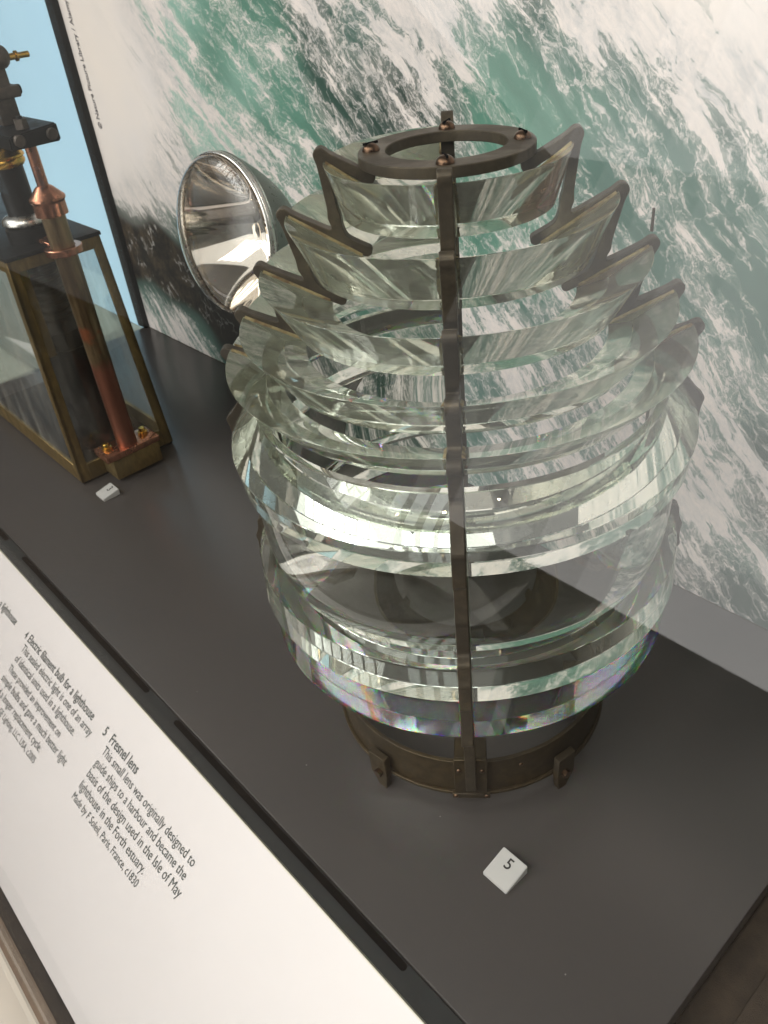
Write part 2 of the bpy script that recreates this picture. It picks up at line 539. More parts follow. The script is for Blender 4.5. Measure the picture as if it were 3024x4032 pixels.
# the printed mural: a board with a fine front sheet that carries foam / water layout
LAY = [(-1.19,0.62,1,150,155,150),(-1.14,0.55,1,150,155,150),(-1.3,0.46,1,150,155,150),(-1.3,0.37,1,150,155,150),(-0.97,0.62,0.8,142,182,168),(-1.05,0.57,0.95,150,155,150),(-1.07,0.5,0.97,150,155,150),(-1.15,0.39,0.97,150,155,150),(-1.08,0.33,0.85,150,155,150),(-1.24,0.29,0.88,150,155,150),(-1.0,0.4,0.8,150,155,150),(-1.2,0.22,-0.3,34,28,22),(-1.27,0.17,-0.3,34,28,22),(-1.24,0.2,-0.3,36,30,24),(-1.12,0.2,-0.3,32,27,22),(-1.28,0.21,-0.3,36,30,24),(-1.06,0.17,-0.3,28,25,21),(-1.16,0.17,-0.3,32,27,21),(-1.02,0.28,0.6,90,122,113),(-1.01,0.22,-0.1,30,27,23),(-1.18,0.15,-0.2,32,27,21),(-1.23,0.08,0.7,90,122,113),(-1.12,0.05,0.65,90,122,113),(-0.99,0.15,-0.3,18,19,18),(-0.96,0.1,-0.2,18,20,19),(-0.9,0.12,-0.1,20,24,22),(-0.92,0.06,0.1,22,26,24),(-1.06,0.03,0.5,90,122,113),(-1.28,0.03,0.55,90,122,113),(-1.1,0.14,-0.2,28,25,21),(-0.87,0.62,0.45,142,182,168),(-0.91,0.52,0.5,142,182,168),(-0.81,0.58,0.35,92,136,120),(-0.87,0.45,0.4,142,182,168),(-0.71,0.62,0.4,92,136,120),(-0.74,0.53,0.35,142,182,168),(-0.71,0.47,0.6,92,136,120),(-0.68,0.4,0.6,92,136,120),(-0.82,0.38,0.35,142,182,168),(-0.63,0.59,0.35,92,136,120),(-0.62,0.52,0.25,92,136,120),(-0.54,0.62,0.6,48,74,66),(-0.53,0.57,0.25,48,74,66),(-0.49,0.51,0.3,48,74,66),(-0.55,0.45,0.45,92,136,120),(-0.46,0.62,0.65,90,122,113),(-0.43,0.57,0.7,48,74,66),(-0.38,0.62,0.85,90,122,113),(-0.35,0.59,0.6,48,74,66),(-0.39,0.54,0.5,50,62,57),(-0.43,0.49,0.25,48,74,66),(-0.31,0.63,0.85,90,122,113),(-0.24,0.63,0.92,90,122,113),(-0.27,0.59,0.45,92,136,120),(-0.31,0.55,0.45,48,74,66),(-0.21,0.6,0.3,92,136,120),(-0.24,0.56,0.2,92,136,120),(-0.17,0.63,0.35,48,74,66),(-0.14,0.59,0.3,90,122,113),(-0.17,0.56,0.25,92,136,120),(-0.12,0.63,0.88,90,122,113),(-0.09,0.6,0.55,48,74,66),(-0.06,0.62,0.96,90,122,113),(-0.01,0.61,0.96,90,122,113),(0.03,0.62,0.97,90,122,113),(0.07,0.59,0.92,90,122,113),(0.04,0.58,0.85,90,122,113),(-0.01,0.58,0.4,48,74,66),(-0.06,0.57,0.25,90,122,113),(0.06,0.54,0.55,48,74,66),(0.09,0.52,0.35,90,122,113),(-0.11,0.55,0.3,92,136,120),(-0.03,0.54,0.33,90,122,113),(0.02,0.52,0.33,90,122,113),(0.07,0.49,0.38,90,122,113),(-0.08,0.51,0.35,90,122,113),(-0.02,0.48,0.38,90,122,113),(0.03,0.46,0.33,90,122,113),(0.08,0.43,0.3,90,122,113),(0.1,0.46,0.4,90,122,113),(0.04,0.39,0.35,90,122,113),(0.1,0.36,0.3,90,122,113),(0.08,0.32,0.5,90,122,113),(0.13,0.3,0.45,90,122,113),(0.09,0.26,0.62,90,122,113),(0.14,0.23,0.55,48,74,66),(0.1,0.19,0.7,90,122,113),(0.16,0.15,0.5,48,74,66),(0.1,0.13,0.75,90,122,113),(0.14,0.1,0.62,90,122,113),(0.1,0.06,0.5,48,74,66),(0.15,0.03,0.45,48,74,66),(0.19,0.02,0.35,48,74,66),(-0.28,0.36,0.45,92,136,120),(-0.21,0.38,0.4,92,136,120),(-0.25,0.28,0.5,90,122,113),(-0.17,0.26,0.55,90,122,113),(-0.29,0.13,0.5,90,122,113),(-0.13,0.21,0.6,90,122,113),(-0.21,0.06,0.6,90,122,113),(-0.36,0.44,0.4,92,136,120),(-0.47,0.36,0.4,92,136,120),(-0.75,0.15,0.4,48,74,66),(-0.63,0.09,0.4,48,74,66),(-0.46,0.01,0.5,48,74,66)]
LAY += [(x, z_, f_, 90, 122, 113) for x, z_, f_ in ((0.3, 0.6, .9), (0.5, 0.5, .6), (0.3, 0.4, .4), (0.4, 0.2, .5), (0.7, 0.3, .4), (-1.2, 0.9, 1), (-0.8, 0.9, .7), (-0.3, 0.9, .95), (0.2, 0.9, .97), (0.6, 0.9, .9), (0.95, 0.1, .4), (0.95, 0.7, .6))]
LA = np.array(LAY, float)
x0, x1, z0, z1 = -1.312, 1.0, 0.0005, 1.15
nx, nz = 330, 165
gx, gz = np.meshgrid(np.linspace(x0, x1, nx + 1), np.linspace(z0, z1, nz + 1))
P = np.stack([gx.ravel(), gz.ravel()], -1)
d2 = ((P[:, None, :] - LA[None, :, :2]) ** 2).sum(-1)
sg = 0.024 + 0.018 * np.clip((-P[:, :1] - 0.2) / 0.7, 0, 1)
W = np.exp(-d2 / (2 * sg ** 2)) + 1e-5 * np.exp(-d2 / 0.02) + 1e-9
W /= W.sum(1, keepdims=True)
foam_v = W @ LA[:, 2]
c8 = LA[:, 3:] / 255
lin = np.where(c8 <= 0.04045, c8 / 12.92, ((c8 + 0.055) / 1.055) ** 2.4)
wat_v = W @ lin
u_ = P[:, 0] * 0.857 - P[:, 1] * 0.515
v_ = P[:, 0] * 0.515 + P[:, 1] * 0.857 - 0.9 * np.clip(-0.75 - P[:, 0], 0, 1) ** 2 + 0.15 * np.sin(P[:, 0] * 2.2)
verts = [(float(a), YW, float(b)) for a, b in P]
faces = [(j * (nx + 1) + i, j * (nx + 1) + i + 1, (j + 1) * (nx + 1) + i + 1, (j + 1) * (nx + 1) + i) for j in range(nz) for i in range(nx)]
me = bpy.data.meshes.new('mural')
me.from_pydata(verts, [], faces)
a = me.attributes.new('foam', 'FLOAT', 'POINT'); a.data.foreach_set('value', foam_v.astype(np.float32))
a = me.attributes.new('water', 'FLOAT_COLOR', 'POINT')
a.data.foreach_set('color', np.concatenate([wat_v, np.ones((len(P), 1))], 1).astype(np.float32).ravel())
a = me.attributes.new('flow', 'FLOAT_VECTOR', 'POINT')
a.data.foreach_set('vector', np.stack([u_, v_, 0 * u_], -1).astype(np.float32).ravel())
mural = thing('mural', (0, 0, 0), label='large printed photograph of green sea and white surf on the back wall', cat='mural')
link('print', me, 'mural', mural)
boxo('backing_board', (x0, YW + 0.001, 0.0), (x1, YW + 0.02, z1), 'panel_white', mural)
# credit line, reading downwards along the left edge
mt = Matrix.Translation((-1.271, YW - 0.0007, 0.437)) @ Matrix(((0, -1, 0, 0), (0, 0, -1, 0), (1, 0, 0, 0), (0, 0, 0, 1)))
text_mesh('credit_line', '© Nature Picture Library / Alamy', 0.222, 'credit_ink', mural, mt, 0.0205, 0.012)

o = boxo('blue_panel', (-2.6, YW, -0.012), (-1.3485, YW + 0.02, 1.15), 'blue')
tag(o, 'plain pale blue wall panel left of the black post', 'wall panel')
o = boxo('divider_post', (-1.3475, YW - 0.012, -0.0), (-1.3125, YW + 0.02, 1.15), 'post', None, 0.002)
tag(o, 'slim black upright post between blue panel and sea photograph', 'post')

# vent rail in front of the shelf
rail = thing('vent_rail', (0, 0, 0), label='dark slate rail with long rounded slots along the shelf front', cat='rail')
bm = bmesh.new()
box(bm, (-1.6, -0.2790, -0.03), (1.2, -0.2560, -0.0025), 0.0008, 1)
from_bm('rail_body', bm, 'rail', rail, 40)
for k in range(-2, 3):
    cx = -0.0285 + 0.452 * k
    pts = []
    for s_ in (1, -1):
        for q in range(9):
            an = -PI / 2 + PI * q / 8
            pts.append((cx + s_ * (0.194 - 0.0035) + s_ * 0.0035 * math.cos(an), -0.2612 + s_ * 0.0035 * math.sin(an)))
    bm = bmesh.new()
    top = [bm.verts.new((p[0], p[1], -0.0019)) for p in pts]
    bot = [bm.verts.new((p[0], p[1], -0.012)) for p in pts]
    bm.faces.new(top); bm.faces.new(bot[::-1])
    for q in range(len(pts)):
        bm.faces.new((top[q], bot[q], bot[(q + 1) % len(pts)], top[(q + 1) % len(pts)]))
    from_bm('slot', bm, 'slot', rail)

# sloping label panel outside the case
PT = R(35)
lp = thing('label_panel', (0, -0.2797, 0), label='sloping white label panel printed with grey text in front of the shelf', cat='label panel')
lp.rotation_euler = (0, 0, 0)
tilt = Matrix.Rotation(PT, 4, 'X')


def pbox(name, xlo, xhi, s0, s1, t0, t1, mat, bevel=0.0):
    bm = bmesh.new()
    box(bm, (xlo, -s1, t0), (xhi, -s0, t1), bevel)
    bm.transform(tilt)
    return from_bm(name, bm, mat, lp, 40 if bevel else None)


pbox('white_sheet', -1.6, 0.9, 0.0012, 0.2667, -0.004, 0.0, 'panel_white')
pbox('top_edge', -1.6, 0.9, 0.0, 0.0012, -0.006, 0.0006, 'panel_edge')
pbox('black_edge', -1.6, 0.9, 0.2668, 0.2856, -0.012, -0.0006, 'panel_black', 0.0008)
pbox('brown_edge', -1.6, 0.9, 0.2857, 0.304, -0.03, -0.001, 'wood_trim', 0.0015)


def ptext(body, x, s, width, bold=0.0, name='text_line'):
    mt = tilt @ Matrix.Translation((x, -s, 0.0006))
    o_ = text_mesh(name, body, width, 'ink', lp, mt, None, bold)
    inv = tilt.inverted()
    for v in o_.data.vertices:
        q_ = inv @ v.co
        q_.y = -s + (q_.y + s) * 1.22
        v.co = tilt @ q_
    return o_


ptext('5', -0.2985, 0.0565, 0.0055, 0.010, 'text_number')
ptext('Fresnel lens', -0.2815, 0.0565, 0.066, 0.010, 'text_heading')
for k, (s_, wd) in enumerate((('This small lens was originally designed to', 0.2052), ('guide ships to a harbour and became the', 0.205), ('basis of the design used in the Isle of May', 0.212), ('lighthouse in the Forth estuary.', 0.155))):
    ptext(s_, -0.2812, 0.0715 + 0.0157 * k, wd)
ptext('Made by F Soleil, Paris, France, c1830', -0.2812, 0.1332, 0.157)
ptext('4', -0.5400, 0.0565, 0.0058, 0.010, 'text_number')
ptext('Electric filament bulb for a lighthouse', -0.5276, 0.0565, 0.2005, 0.010, 'text_heading')
for k, (s_, wd) in enumerate((('This sealed electric light is one of an array', 0.213), ('of identical units used in a lighthouse.', 0.187), ('These provided an improvement on', 0.167), ('simple bulbs and gave a much better light', 0.205), ('and a longer replacement cycle.', 0.152))):
    ptext(s_, -0.5276, 0.0715 + 0.0157 * k, wd)
ptext('Made by GE Lighting, LLC, USA, c2005', -0.5276, 0.149, 0.155)
ptext('a lighthouse', -0.6345, 0.0565, 0.0612, 0.010, 'text_heading')

# glass front of the case: leans back from the lower edge of the label panel
bm = bmesh.new()
box(bm, (-1.8, -0.003, 0.0), (1.4, 0.003, 1.45))
bm.transform(Matrix.Translation((0, -0.5335, -0.190)) @ Matrix.Rotation(-R(20), 4, 'X'))
o = from_bm('case_glass', bm, 'case_glass')
tag(o, 'clear leaning glass pane across the front of the display case', 'glass pane')


# ---------------------------------------------------------------- number blocks
def block(x, y, sx, sy, hb, hf, digit, label):
    t_ = thing('number_block', (x, y, 0), label=label, cat='number block', group='number blocks on the shelf')
    bm = bmesh.new()
    hexa(bm, [(-sx / 2, -sy / 2, 0), (sx / 2, -sy / 2, 0), (sx / 2, sy / 2, 0), (-sx / 2, sy / 2, 0),
              (-sx / 2, -sy / 2, hf), (sx / 2, -sy / 2, hf), (sx / 2, sy / 2, hb), (-sx / 2, sy / 2, hb)])
    bmesh.ops.bevel(bm, geom=bm.edges[:], offset=0.0007, segments=2, affect='EDGES')
    from_bm('block', bm, 'block_white', t_, 40)
    sl = math.atan2(hb - hf, sy)
    mt = Matrix.Translation((-0.0032, 0.0005, (hb + hf) / 2 + 0.0004)) @ Matrix.Rotation(sl, 4, 'X')
    text_mesh('digit', digit, 0.0062, 'black_ink', t_, mt, None, 0.01)
    return t_


block(0.1702, -0.1375, 0.0285, 0.0300, 0.011, 0.004, '5', 'white wedge block with a black 5, right of the lens base')
block(-0.7235, -0.0935, 0.0300, 0.0290, 0.011, 0.005, '3', 'white wedge block with a tiny digit, beside the brass and copper lamp')

# ---------------------------------------------------------------- Fresnel lens
PHI = R(43.3546)
lens = thing('fresnel_lens', (0, 0, 0), label='beehive-shaped Fresnel lens of stacked glass rings in a dark bronze frame', cat='lens')
lens.rotation_euler = (0, 0, PHI)          # ribs lie on local +x, +y, -x, -y
PR = {
    'p1': [(0.0900, 0.5835), (0.0785, 0.5450), (0.0450, 0.5517)],
    'p2': [(0.1240, 0.5475), (0.1060, 0.5060), (0.0660, 0.5114)],
    'p3': [(0.1510, 0.5065), (0.1280, 0.4680), (0.0960, 0.4770)],
    'p4': [(0.1730, 0.4695), (0.1470, 0.4335), (0.1220, 0.4448)],
    'p5': [(0.1900, 0.4410), (0.1640, 0.4110), (0.1450, 0.4215)],
    'd1': [(0.1660, 0.4025), (0.1730, 0.4025), (0.1880, 0.3868), (0.1990, 0.3705), (0.1962, 0.3465), (0.1620, 0.3465)],
    'belt': [(0.1595, 0.3435), (0.1800, 0.3435)] + [(0.1800 + 0.0065 * (1 - ((h - 0.2995) / 0.044) ** 2), h) for h in np.linspace(0.336, 0.263, 11)] + [(0.1800, 0.2555), (0.1595, 0.2555)],
    'd2': [(0.1620, 0.2520), (0.1955, 0.2520), (0.1978, 0.2170), (0.1650, 0.2140)],
    'c1': [(0.1925, 0.1665), (0.1835, 0.2095), (0.1665, 0.2095), (0.1665, 0.1665)],
}
HALF = 0.0054


def prism(key, q):
    prof = chamfer(PR[key], 0.0006)
    n = len(prof)
    seg = 84
    bm = bmesh.new()
    cols = []
    for k in range(seg + 1):
        f_ = k / seg
        c_ = []
        for r, h in prof:
            off = math.asin(HALF / r)
            an = q * PI / 2 + off + f_ * (PI / 2 - 2 * off)
            c_.append(bm.verts.new((r * math.cos(an), r * math.sin(an), h)))
        cols.append(c_)
    for a, b in zip(cols, cols[1:]):
        for i in range(n):
            j = (i + 1) % n
            bm.faces.new((a[i], b[i], b[j], a[j]))
    e0 = bm.faces.new(cols[0][::-1]); e1 = bm.faces.new(cols[-1])
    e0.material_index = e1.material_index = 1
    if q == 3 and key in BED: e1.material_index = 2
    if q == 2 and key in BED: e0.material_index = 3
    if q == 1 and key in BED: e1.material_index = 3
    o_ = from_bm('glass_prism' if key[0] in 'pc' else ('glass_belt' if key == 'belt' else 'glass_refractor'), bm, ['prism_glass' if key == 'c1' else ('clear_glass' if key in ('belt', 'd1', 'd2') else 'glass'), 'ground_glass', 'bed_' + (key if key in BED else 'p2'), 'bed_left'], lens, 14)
    return o_


# the quarter between the right-hand and rear ribs is open
for key in PR:
    for q in (1, 2, 3):
        prism(key, q)

# yellowed putty where the glass meets the ribs
for key in ('p1', 'p2', 'p3', 'p4', 'p5'):
    A_, D_, B_ = (np.array(v) for v in PR[key])
    for q, sd in ((1, 1), (2, 1), (2, -1), (3, 1), (3, -1), (0, -1)):
        bm = bmesh.new()
        rows = []
        nn = 26
        for k in range(nn + 1):
            f_ = 0.04 + 0.92 * k / nn
            p_ = A_ + (B_ - A_) * f_
            wd = 0.0016 + 0.0013 * random.random()
            rows.append([bm.verts.new((p_[0] + dr, sd * y_, p_[1] + dz)) for y_, dr, dz in ((0.0050, 0, -0.0006), (0.0050, -0.0004, 0.0016), (0.0050 + wd * 0.6, -0.0003, 0.0011), (0.0050 + wd, 0, -0.0002))])
        for a, b in zip(rows, rows[1:]):
            for i in range(4):
                bm.faces.new((a[i], a[(i + 1) % 4], b[(i + 1) % 4], b[i]))
        bm.faces.new(rows[0]); bm.faces.new(rows[-1][::-1])
        bm.transform(Matrix.Rotation(q * PI / 2, 4, 'Z'))
        from_bm('putty_line', bm, 'putty', lens, 50)
# small shell chips in the big ring's sharp edge
for an_, ln_, dp_ in ((-128, 0.015, 0.0045), (-112, 0.006, 0.0025), (-60, 0.005, 0.002), (-30, 0.007, 0.0022)):
    an0 = R(an_) - R(43.3546)
    bm = bmesh.new()
    c_ = bm.verts.new((0, 0, 0))
    ring_ = []
    for k in range(15):
        u__ = -1 + 2 * k / 14
        ss = u__ * ln_ / 2
        dd = dp_ * (1 - u__ * u__) * random.uniform(0.55, 1.1) + 0.0003
        ring_.append((ss, dd))
    bm.verts.remove(c_)
    up_ = np.array([-0.0110, 0.0163]); up_ /= np.linalg.norm(up_)
    lowv, hiv = [], []
    for ss, dd in ring_:
        for lst, d_ in ((lowv, 0.0004), (hiv, dd)):
            r_ = 0.1990 + up_[0] * d_ + 0.00025
            h_ = 0.3705 + up_[1] * d_ + 0.00025
            a_ = an0 + ss / 0.199
            lst.append(bm.verts.new((r_ * math.cos(a_), r_ * math.sin(a_), h_)))
    for i in range(14):
        bm.faces.new((lowv[i], lowv[i + 1], hiv[i + 1], hiv[i]))
    from_bm('chip', bm, 'chip', lens)

# flange ring and its screws
lathe('top_ring', chamfer([(0.0441, 0.5795), (0.0642, 0.5795), (0.0642, 0.5874), (0.0441, 0.5874)], 0.0006), 'bronze', lens, 96, True, 30)
for q in range(4):
    an = q * PI / 2
    p = (0.0545 * math.cos(an), 0.0545 * math.sin(an), 0.5876)
    bm = bmesh.new()
    prof = [(0.0, 0.0052)] + [(0.0066 * math.sin(a), 0.0052 * math.cos(a)) for a in np.linspace(0.25, PI / 2, 7)] + [(0.0066, -0.003)]
    sgm = 28
    rings = [[bm.verts.new((0, 0, prof[0][1]))]] + [[bm.verts.new((r * math.cos(2 * PI * k / sgm), r * math.sin(2 * PI * k / sgm), h)) for k in range(sgm)] for r, h in prof[1:]]
    for k in range(sgm):
        bm.faces.new((rings[0][0], rings[1][k], rings[1][(k + 1) % sgm]))
        for a, b in zip(rings[1:], rings[2:]):
            bm.faces.new((a[k], b[k], b[(k + 1) % sgm], a[(k + 1) % sgm]))
    bm.transform(Matrix.Translation(p) @ Matrix.Rotation(random.uniform(0, PI), 4, 'Z'))
    s_ = from_bm('screw', bm, 'screw', lens, 50)
    bm = bmesh.new()
    box(bm, (-0.0062, -0.0006, 0.0040), (0.0062, 0.0006, 0.0056))
    bm.transform(Matrix.Translation(p) @ Matrix.Rotation(random.uniform(0, PI), 4, 'Z'))
    from_bm('screw_slot', bm, 'slot', s_)

# meridional ribs: one zig-zag bar outline traced as a union of strokes in (r, h)
HW = 0.0045
STROKES = [
    [(0.0570, 0.5750), (0.0580, 0.5695), (0.0918, 0.5880), (0.0868, 0.5430), (0.0830, 0.5255)],
    [(0.0645, 0.5155), (0.1262, 0.5475), (0.1160, 0.5060), (0.1095, 0.4885)],
    [(0.0890, 0.4775), (0.1520, 0.5065), (0.1400, 0.4690), (0.1335, 0.4515)],
    [(0.1205, 0.4480), (0.1747, 0.4702), (0.1630, 0.4350), (0.1565, 0.4215)],
    [(0.1440, 0.4230), (0.1940, 0.4372), (0.1820, 0.4100), (0.1720, 0.3980)],
]
STROKES += [
    [(0.1720, 0.3980), (0.1665, 0.3900), (0.1665, 0.2000)],
    [(0.1670, 0.4075), (0.1770, 0.4055), (0.2022, 0.3725), (0.2000, 0.3450), (0.1870, 0.3380), (0.1895, 0.3000), (0.1870, 0.2620), (0.1955, 0.2575), (0.2000, 0.2400), (0.2008, 0.2170), (0.1880, 0.2100), (0.1955, 0.1660), (0.1880, 0.1620), (0.1600, 0.1480), (0.1490, 0.1300), (0.1490, 0.0350)],
]
res = 0.0008
RR = np.arange(0.040, 0.216, res)
HH = np.arange(0.020, 0.606, res)
G1, G2 = np.meshgrid(RR, HH)
segs = []
for s_ in STROKES:
    for a, b in zip(s_, s_[1:]):
        segs.append((np.array(a), np.array(b)))
acc = np.zeros_like(G1)
KS = 600.0
for a, b in segs:
    d = b - a
    tt = np.clip(((G1 - a[0]) * d[0] + (G2 - a[1]) * d[1]) / (d @ d), 0, 1)
    dist = np.hypot(G1 - a[0] - tt * d[0], G2 - a[1] - tt * d[1]) - HW
    acc += np.exp(np.clip(-KS * dist, -60, 60))
SD = -np.log(acc + 1e-30) / KS + 0.0006       # smooth union leaves fillets in the valleys


def contours(F, xs, ys):
    """marching squares, zero level, returns closed loops"""
    ny, nx_ = F.shape
    edges = {}

    def pt(j0, i0, j1, i1):
        f0, f1 = F[j0, i0], F[j1, i1]
        t_ = f0 / (f0 - f1)
        return (xs[i0] + t_ * (xs[i1] - xs[i0]), ys[j0] + t_ * (ys[j1] - ys[j0]))
    neg = F < 0
    cells = np.argwhere((neg[:-1, :-1].astype(int) + neg[1:, :-1] + neg[:-1, 1:] + neg[1:, 1:]) % 4 != 0)
    nxt = {}
    pos_ = {}
    for j, i in cells:
        cs = [(j, i), (j, i + 1), (j + 1, i + 1), (j + 1, i)]
        sgn = [neg[c] for c in cs]
        ent = []
        for k in range(4):
            if sgn[k] != sgn[(k + 1) % 4]:
                key = tuple(sorted((cs[k], cs[(k + 1) % 4])))
                pos_[key] = pt(*key[0], *key[1])
                ent.append((key, sgn[k]))      # inside -> outside when sgn true
        outs = [k for k, s in ent if s]
        ins = [k for k, s in ent if not s]
        if len(outs) == 1:
            nxt[outs[0]] = ins[0]
        else:
            nxt[ent[0][0]] = ent[1][0] if ent[0][1] else ent[1][0]
            if ent[0][1]:
                nxt[ent[0][0]] = ent[3][0]; nxt[ent[2][0]] = ent[1][0]
            else:
                nxt[ent[1][0]] = ent[0][0]; nxt[ent[3][0]] = ent[2][0]
    loops = []
    left = set(nxt)
    while left:
        s = left.pop(); L = [s]; c = nxt.get(s)
        while c is not None and c != s and c in left:
            left.discard(c); L.append(c); c = nxt.get(c)
        if len(L) > 20: loops.append([pos_[k] for k in L])
    return loops


loops = contours(SD, RR, HH)
loops = [l_[::2] for l_ in loops]
cu = bpy.data.curves.new('rib', 'CURVE')
cu.dimensions = '2D'
cu.fill_mode = 'BOTH'
cu.extrude = 0.0043
cu.bevel_depth = 0.0007
cu.bevel_resolution = 1
cu.offset = -0.0007
for l_ in loops:
    sp = cu.splines.new('POLY')
    sp.points.add(len(l_) - 1)
    for p_, q_ in zip(sp.points, l_): p_.co = (q_[0], q_[1], 0, 1)
    sp.use_cyclic_u = True
tmp = bpy.data.objects.new('rib', cu)
col.objects.link(tmp)
dg = bpy.context.evaluated_depsgraph_get(); dg.update()
rib_me = bpy.data.meshes.new_from_object(tmp.evaluated_get(dg))
bpy.data.objects.remove(tmp)
rib_me.transform(Matrix(((1, 0, 0, 0), (0, 0, -1, 0), (0, 1, 0, 0), (0, 0, 0, 1))))   # curve x->radius, curve y->height
rib_me.materials.clear()
rib_me.materials.append(M['bronze'])
for p_ in rib_me.polygons: p_.use_smooth = False
for q in range(4):
    o = bpy.data.objects.new('rib', rib_me)
    col.objects.link(o)
    o.parent = lens
    o.rotation_euler = (0, 0, q * PI / 2)
# thin pin standing on one rib tip
bm = bmesh.new()
bmesh.ops.create_cone(bm, cap_ends=True, segments=12, radius1=0.0013, radius2=0.0011, depth=0.017)
bm.transform(Matrix.Translation((0.1512, 0.0025, 0.5225)))
from_bm('pin', bm, 'bronze', lens, 40)

# base band, feet, rib shoes
band = lathe('base_band', chamfer([(0.1385, 0.0180), (0.1428, 0.0180), (0.1428, 0.0647), (0.1385, 0.0647)], 0.0005), 'base_brass', lens, 128, True, 30)
lathe('base_lip', chamfer([(0.1429, 0.0175), (0.1462, 0.0175), (0.1462, 0.0215), (0.1429, 0.0215)], 0.0005), 'base_brass', lens, 128, True, 30)


def dome(bm, m, r, h):
    n_ = 16
    rings = [[bm.verts.new(m @ Vector((0, 0, h)))]]
    for a in (0.5, 1.0, PI / 2):
        rings.append([bm.verts.new(m @ Vector((r * math.sin(a) * math.cos(2 * PI * k / n_), r * math.sin(a) * math.sin(2 * PI * k / n_), h * math.cos(a)))) for k in range(n_)])
    for k in range(n_):
        bm.faces.new((rings[0][0], rings[1][k], rings[1][(k + 1) % n_]))
        for a, b in zip(rings[1:], rings[2:]):
            bm.faces.new((a[k], b[k], b[(k + 1) % n_], a[(k + 1) % n_]))


def rad(an, r, h):
    """matrix: local z = outward radial, local y = up, at azimuth an"""
    return Matrix.Rotation(an, 4, 'Z') @ Matrix.Translation((r, 0, h)) @ Matrix(((0, 0, 1, 0), (1, 0, 0, 0), (0, 1, 0, 0), (0, 0, 0, 1)))


for q in range(4):
    an = -PI / 2 + q * PI / 2
    bm = bmesh.new()
    box(bm, (-0.0160, 0.022, 0.0), (0.0160, 0.074, 0.0040), 0.0006, 1)
    bm.transform(rad(an, 0.1430, 0))
    sh = from_bm('rib_shoe', bm, 'base_brass', lens, 40)
    bm = bmesh.new()
    box(bm, (-0.0185, 0.0165, 0.0), (0.0185, 0.0235, 0.0055), 0.0006, 1)
    bm.transform(rad(an, 0.1433, 0))
    from_bm('shoe_tab', bm, 'base_brass', sh, 40)
    for x_, h_, z_ in ((-0.0110, 0.058, 0.0040), (0.0110, 0.058, 0.0040), (-0.0150, 0.020, 0.0055), (0.0150, 0.020, 0.0055)):
        bm = bmesh.new()
        dome(bm, rad(an, 0.1432 + z_, h_) @ Matrix.Translation((x_, 0, 0)), 0.0026, 0.0016)
        from_bm('shoe_screw', bm, 'screw', sh, 60)
for q, aoff in enumerate((-38, 38, 142, 218)):
    an = -PI / 2 + R(aoff)
    bm = bmesh.new()
    sg_ = 1 if aoff in (-38, 142) else -1
    prof = [(sg_ * a, b) for a, b in ((-0.011, 0.046), (0.011, 0.046), (0.0115, 0.020), (0.0095, 0.0), (-0.001, 0.0), (-0.003, 0.008), (-0.010, 0.016))]
    a = [bm.verts.new((x_, y_, 0.0)) for x_, y_ in prof]
    b = [bm.verts.new((x_, y_, 0.0075)) for x_, y_ in prof]
    bm.faces.new(a[::-1]); bm.faces.new(b)
    for k in range(len(prof)):
        bm.faces.new((a[k], a[(k + 1) % len(prof)], b[(k + 1) % len(prof)], b[k]))
    bmesh.ops.bevel(bm, geom=bm.edges[:], offset=0.0006, segments=1, affect='EDGES')
    bm.transform(rad(an, 0.1464, 0))
    ft = from_bm('foot', bm, 'base_brass', lens, 40)
    bm = bmesh.new()
    bmesh.ops.create_cone(bm, cap_ends=True, segments=6, radius1=0.0045, radius2=0.0045, depth=0.005)
    bm.transform(rad(an, 0.1539 + 0.0024, 0.024) @ Matrix.Translation((sg_ * 0.003, 0, 0)))
    from_bm('foot_bolt', bm, 'screw', ft, 30)
for aoff in (-66, 20, 66, 110, 160, 200, 250, 290):
    bm = bmesh.new()
    dome(bm, rad(-PI / 2 + R(aoff), 0.1427, 0.051), 0.0022, 0.0014)
    from_bm('rivet', bm, 'screw', band, 60)
# inner support plates seen through the gap under the lowest ring
for q in range(4):
    bm = bmesh.new()
    box(bm, (-0.016, 0.05, -0.034), (0.016, 0.054, -0.0002), 0.0005, 1)
    bm.transform(rad(q * PI / 2, 0.1383, 0))
    from_bm('inner_bracket', bm, 'base_brass', lens, 40)

# ---------------------------------------------------------------- sealed-beam bulb on a wall bracket
naz, nel = R(272.4), R(7.7)
nv = Vector((math.cos(nel) * math.cos(naz), math.cos(nel) * math.sin(naz), math.sin(nel)))
bc = Vector((-0.488, 0.0877, 0.4157))
bulb = thing('sealed_beam_bulb', bc, label='round mirrored electric bulb with domed clear front behind the lens', cat='bulb')
bulb.rotation_euler = nv.to_track_quat('Z', 'Y').to_euler()
RB = 0.1
para = [(r, -0.098 + 0.094 * (r / 0.0968) ** 2) for r in np.linspace(0.012, 0.0968, 24)]
back = [(r + 0.003, h - 0.0035) for r, h in reversed(para)]
lathe('reflector', para, 'mirror', bulb, 72, False, 60)
lathe('reflector_back', [(0.0972, -0.0045)] + back + [(0.012, -0.1025)], 'bulb_back', bulb, 72, False, 60)
rimp = [(0.0970, -0.0045), (0.0990, -0.0055), (RB, -0.0030), (RB, -0.0005), (0.0990, 0.0004), (0.0997, 0.0018), (0.0993, 0.0034), (0.0975, 0.0040), (0.0965, 0.0020)]
lathe('rim', rimp, 'silver', bulb, 96, True, 60)
dm = [(r, 0.002 + 0.030 * math.sqrt(max(0, 1 - (r / 0.0985) ** 2))) for r in np.linspace(0, 0.0962, 22)]
dmi = [(r, h - 0.003) for r, h in reversed(dm)]
lathe('front_lens', dm + dmi, 'bulb_glass', bulb, 96, False, 60)
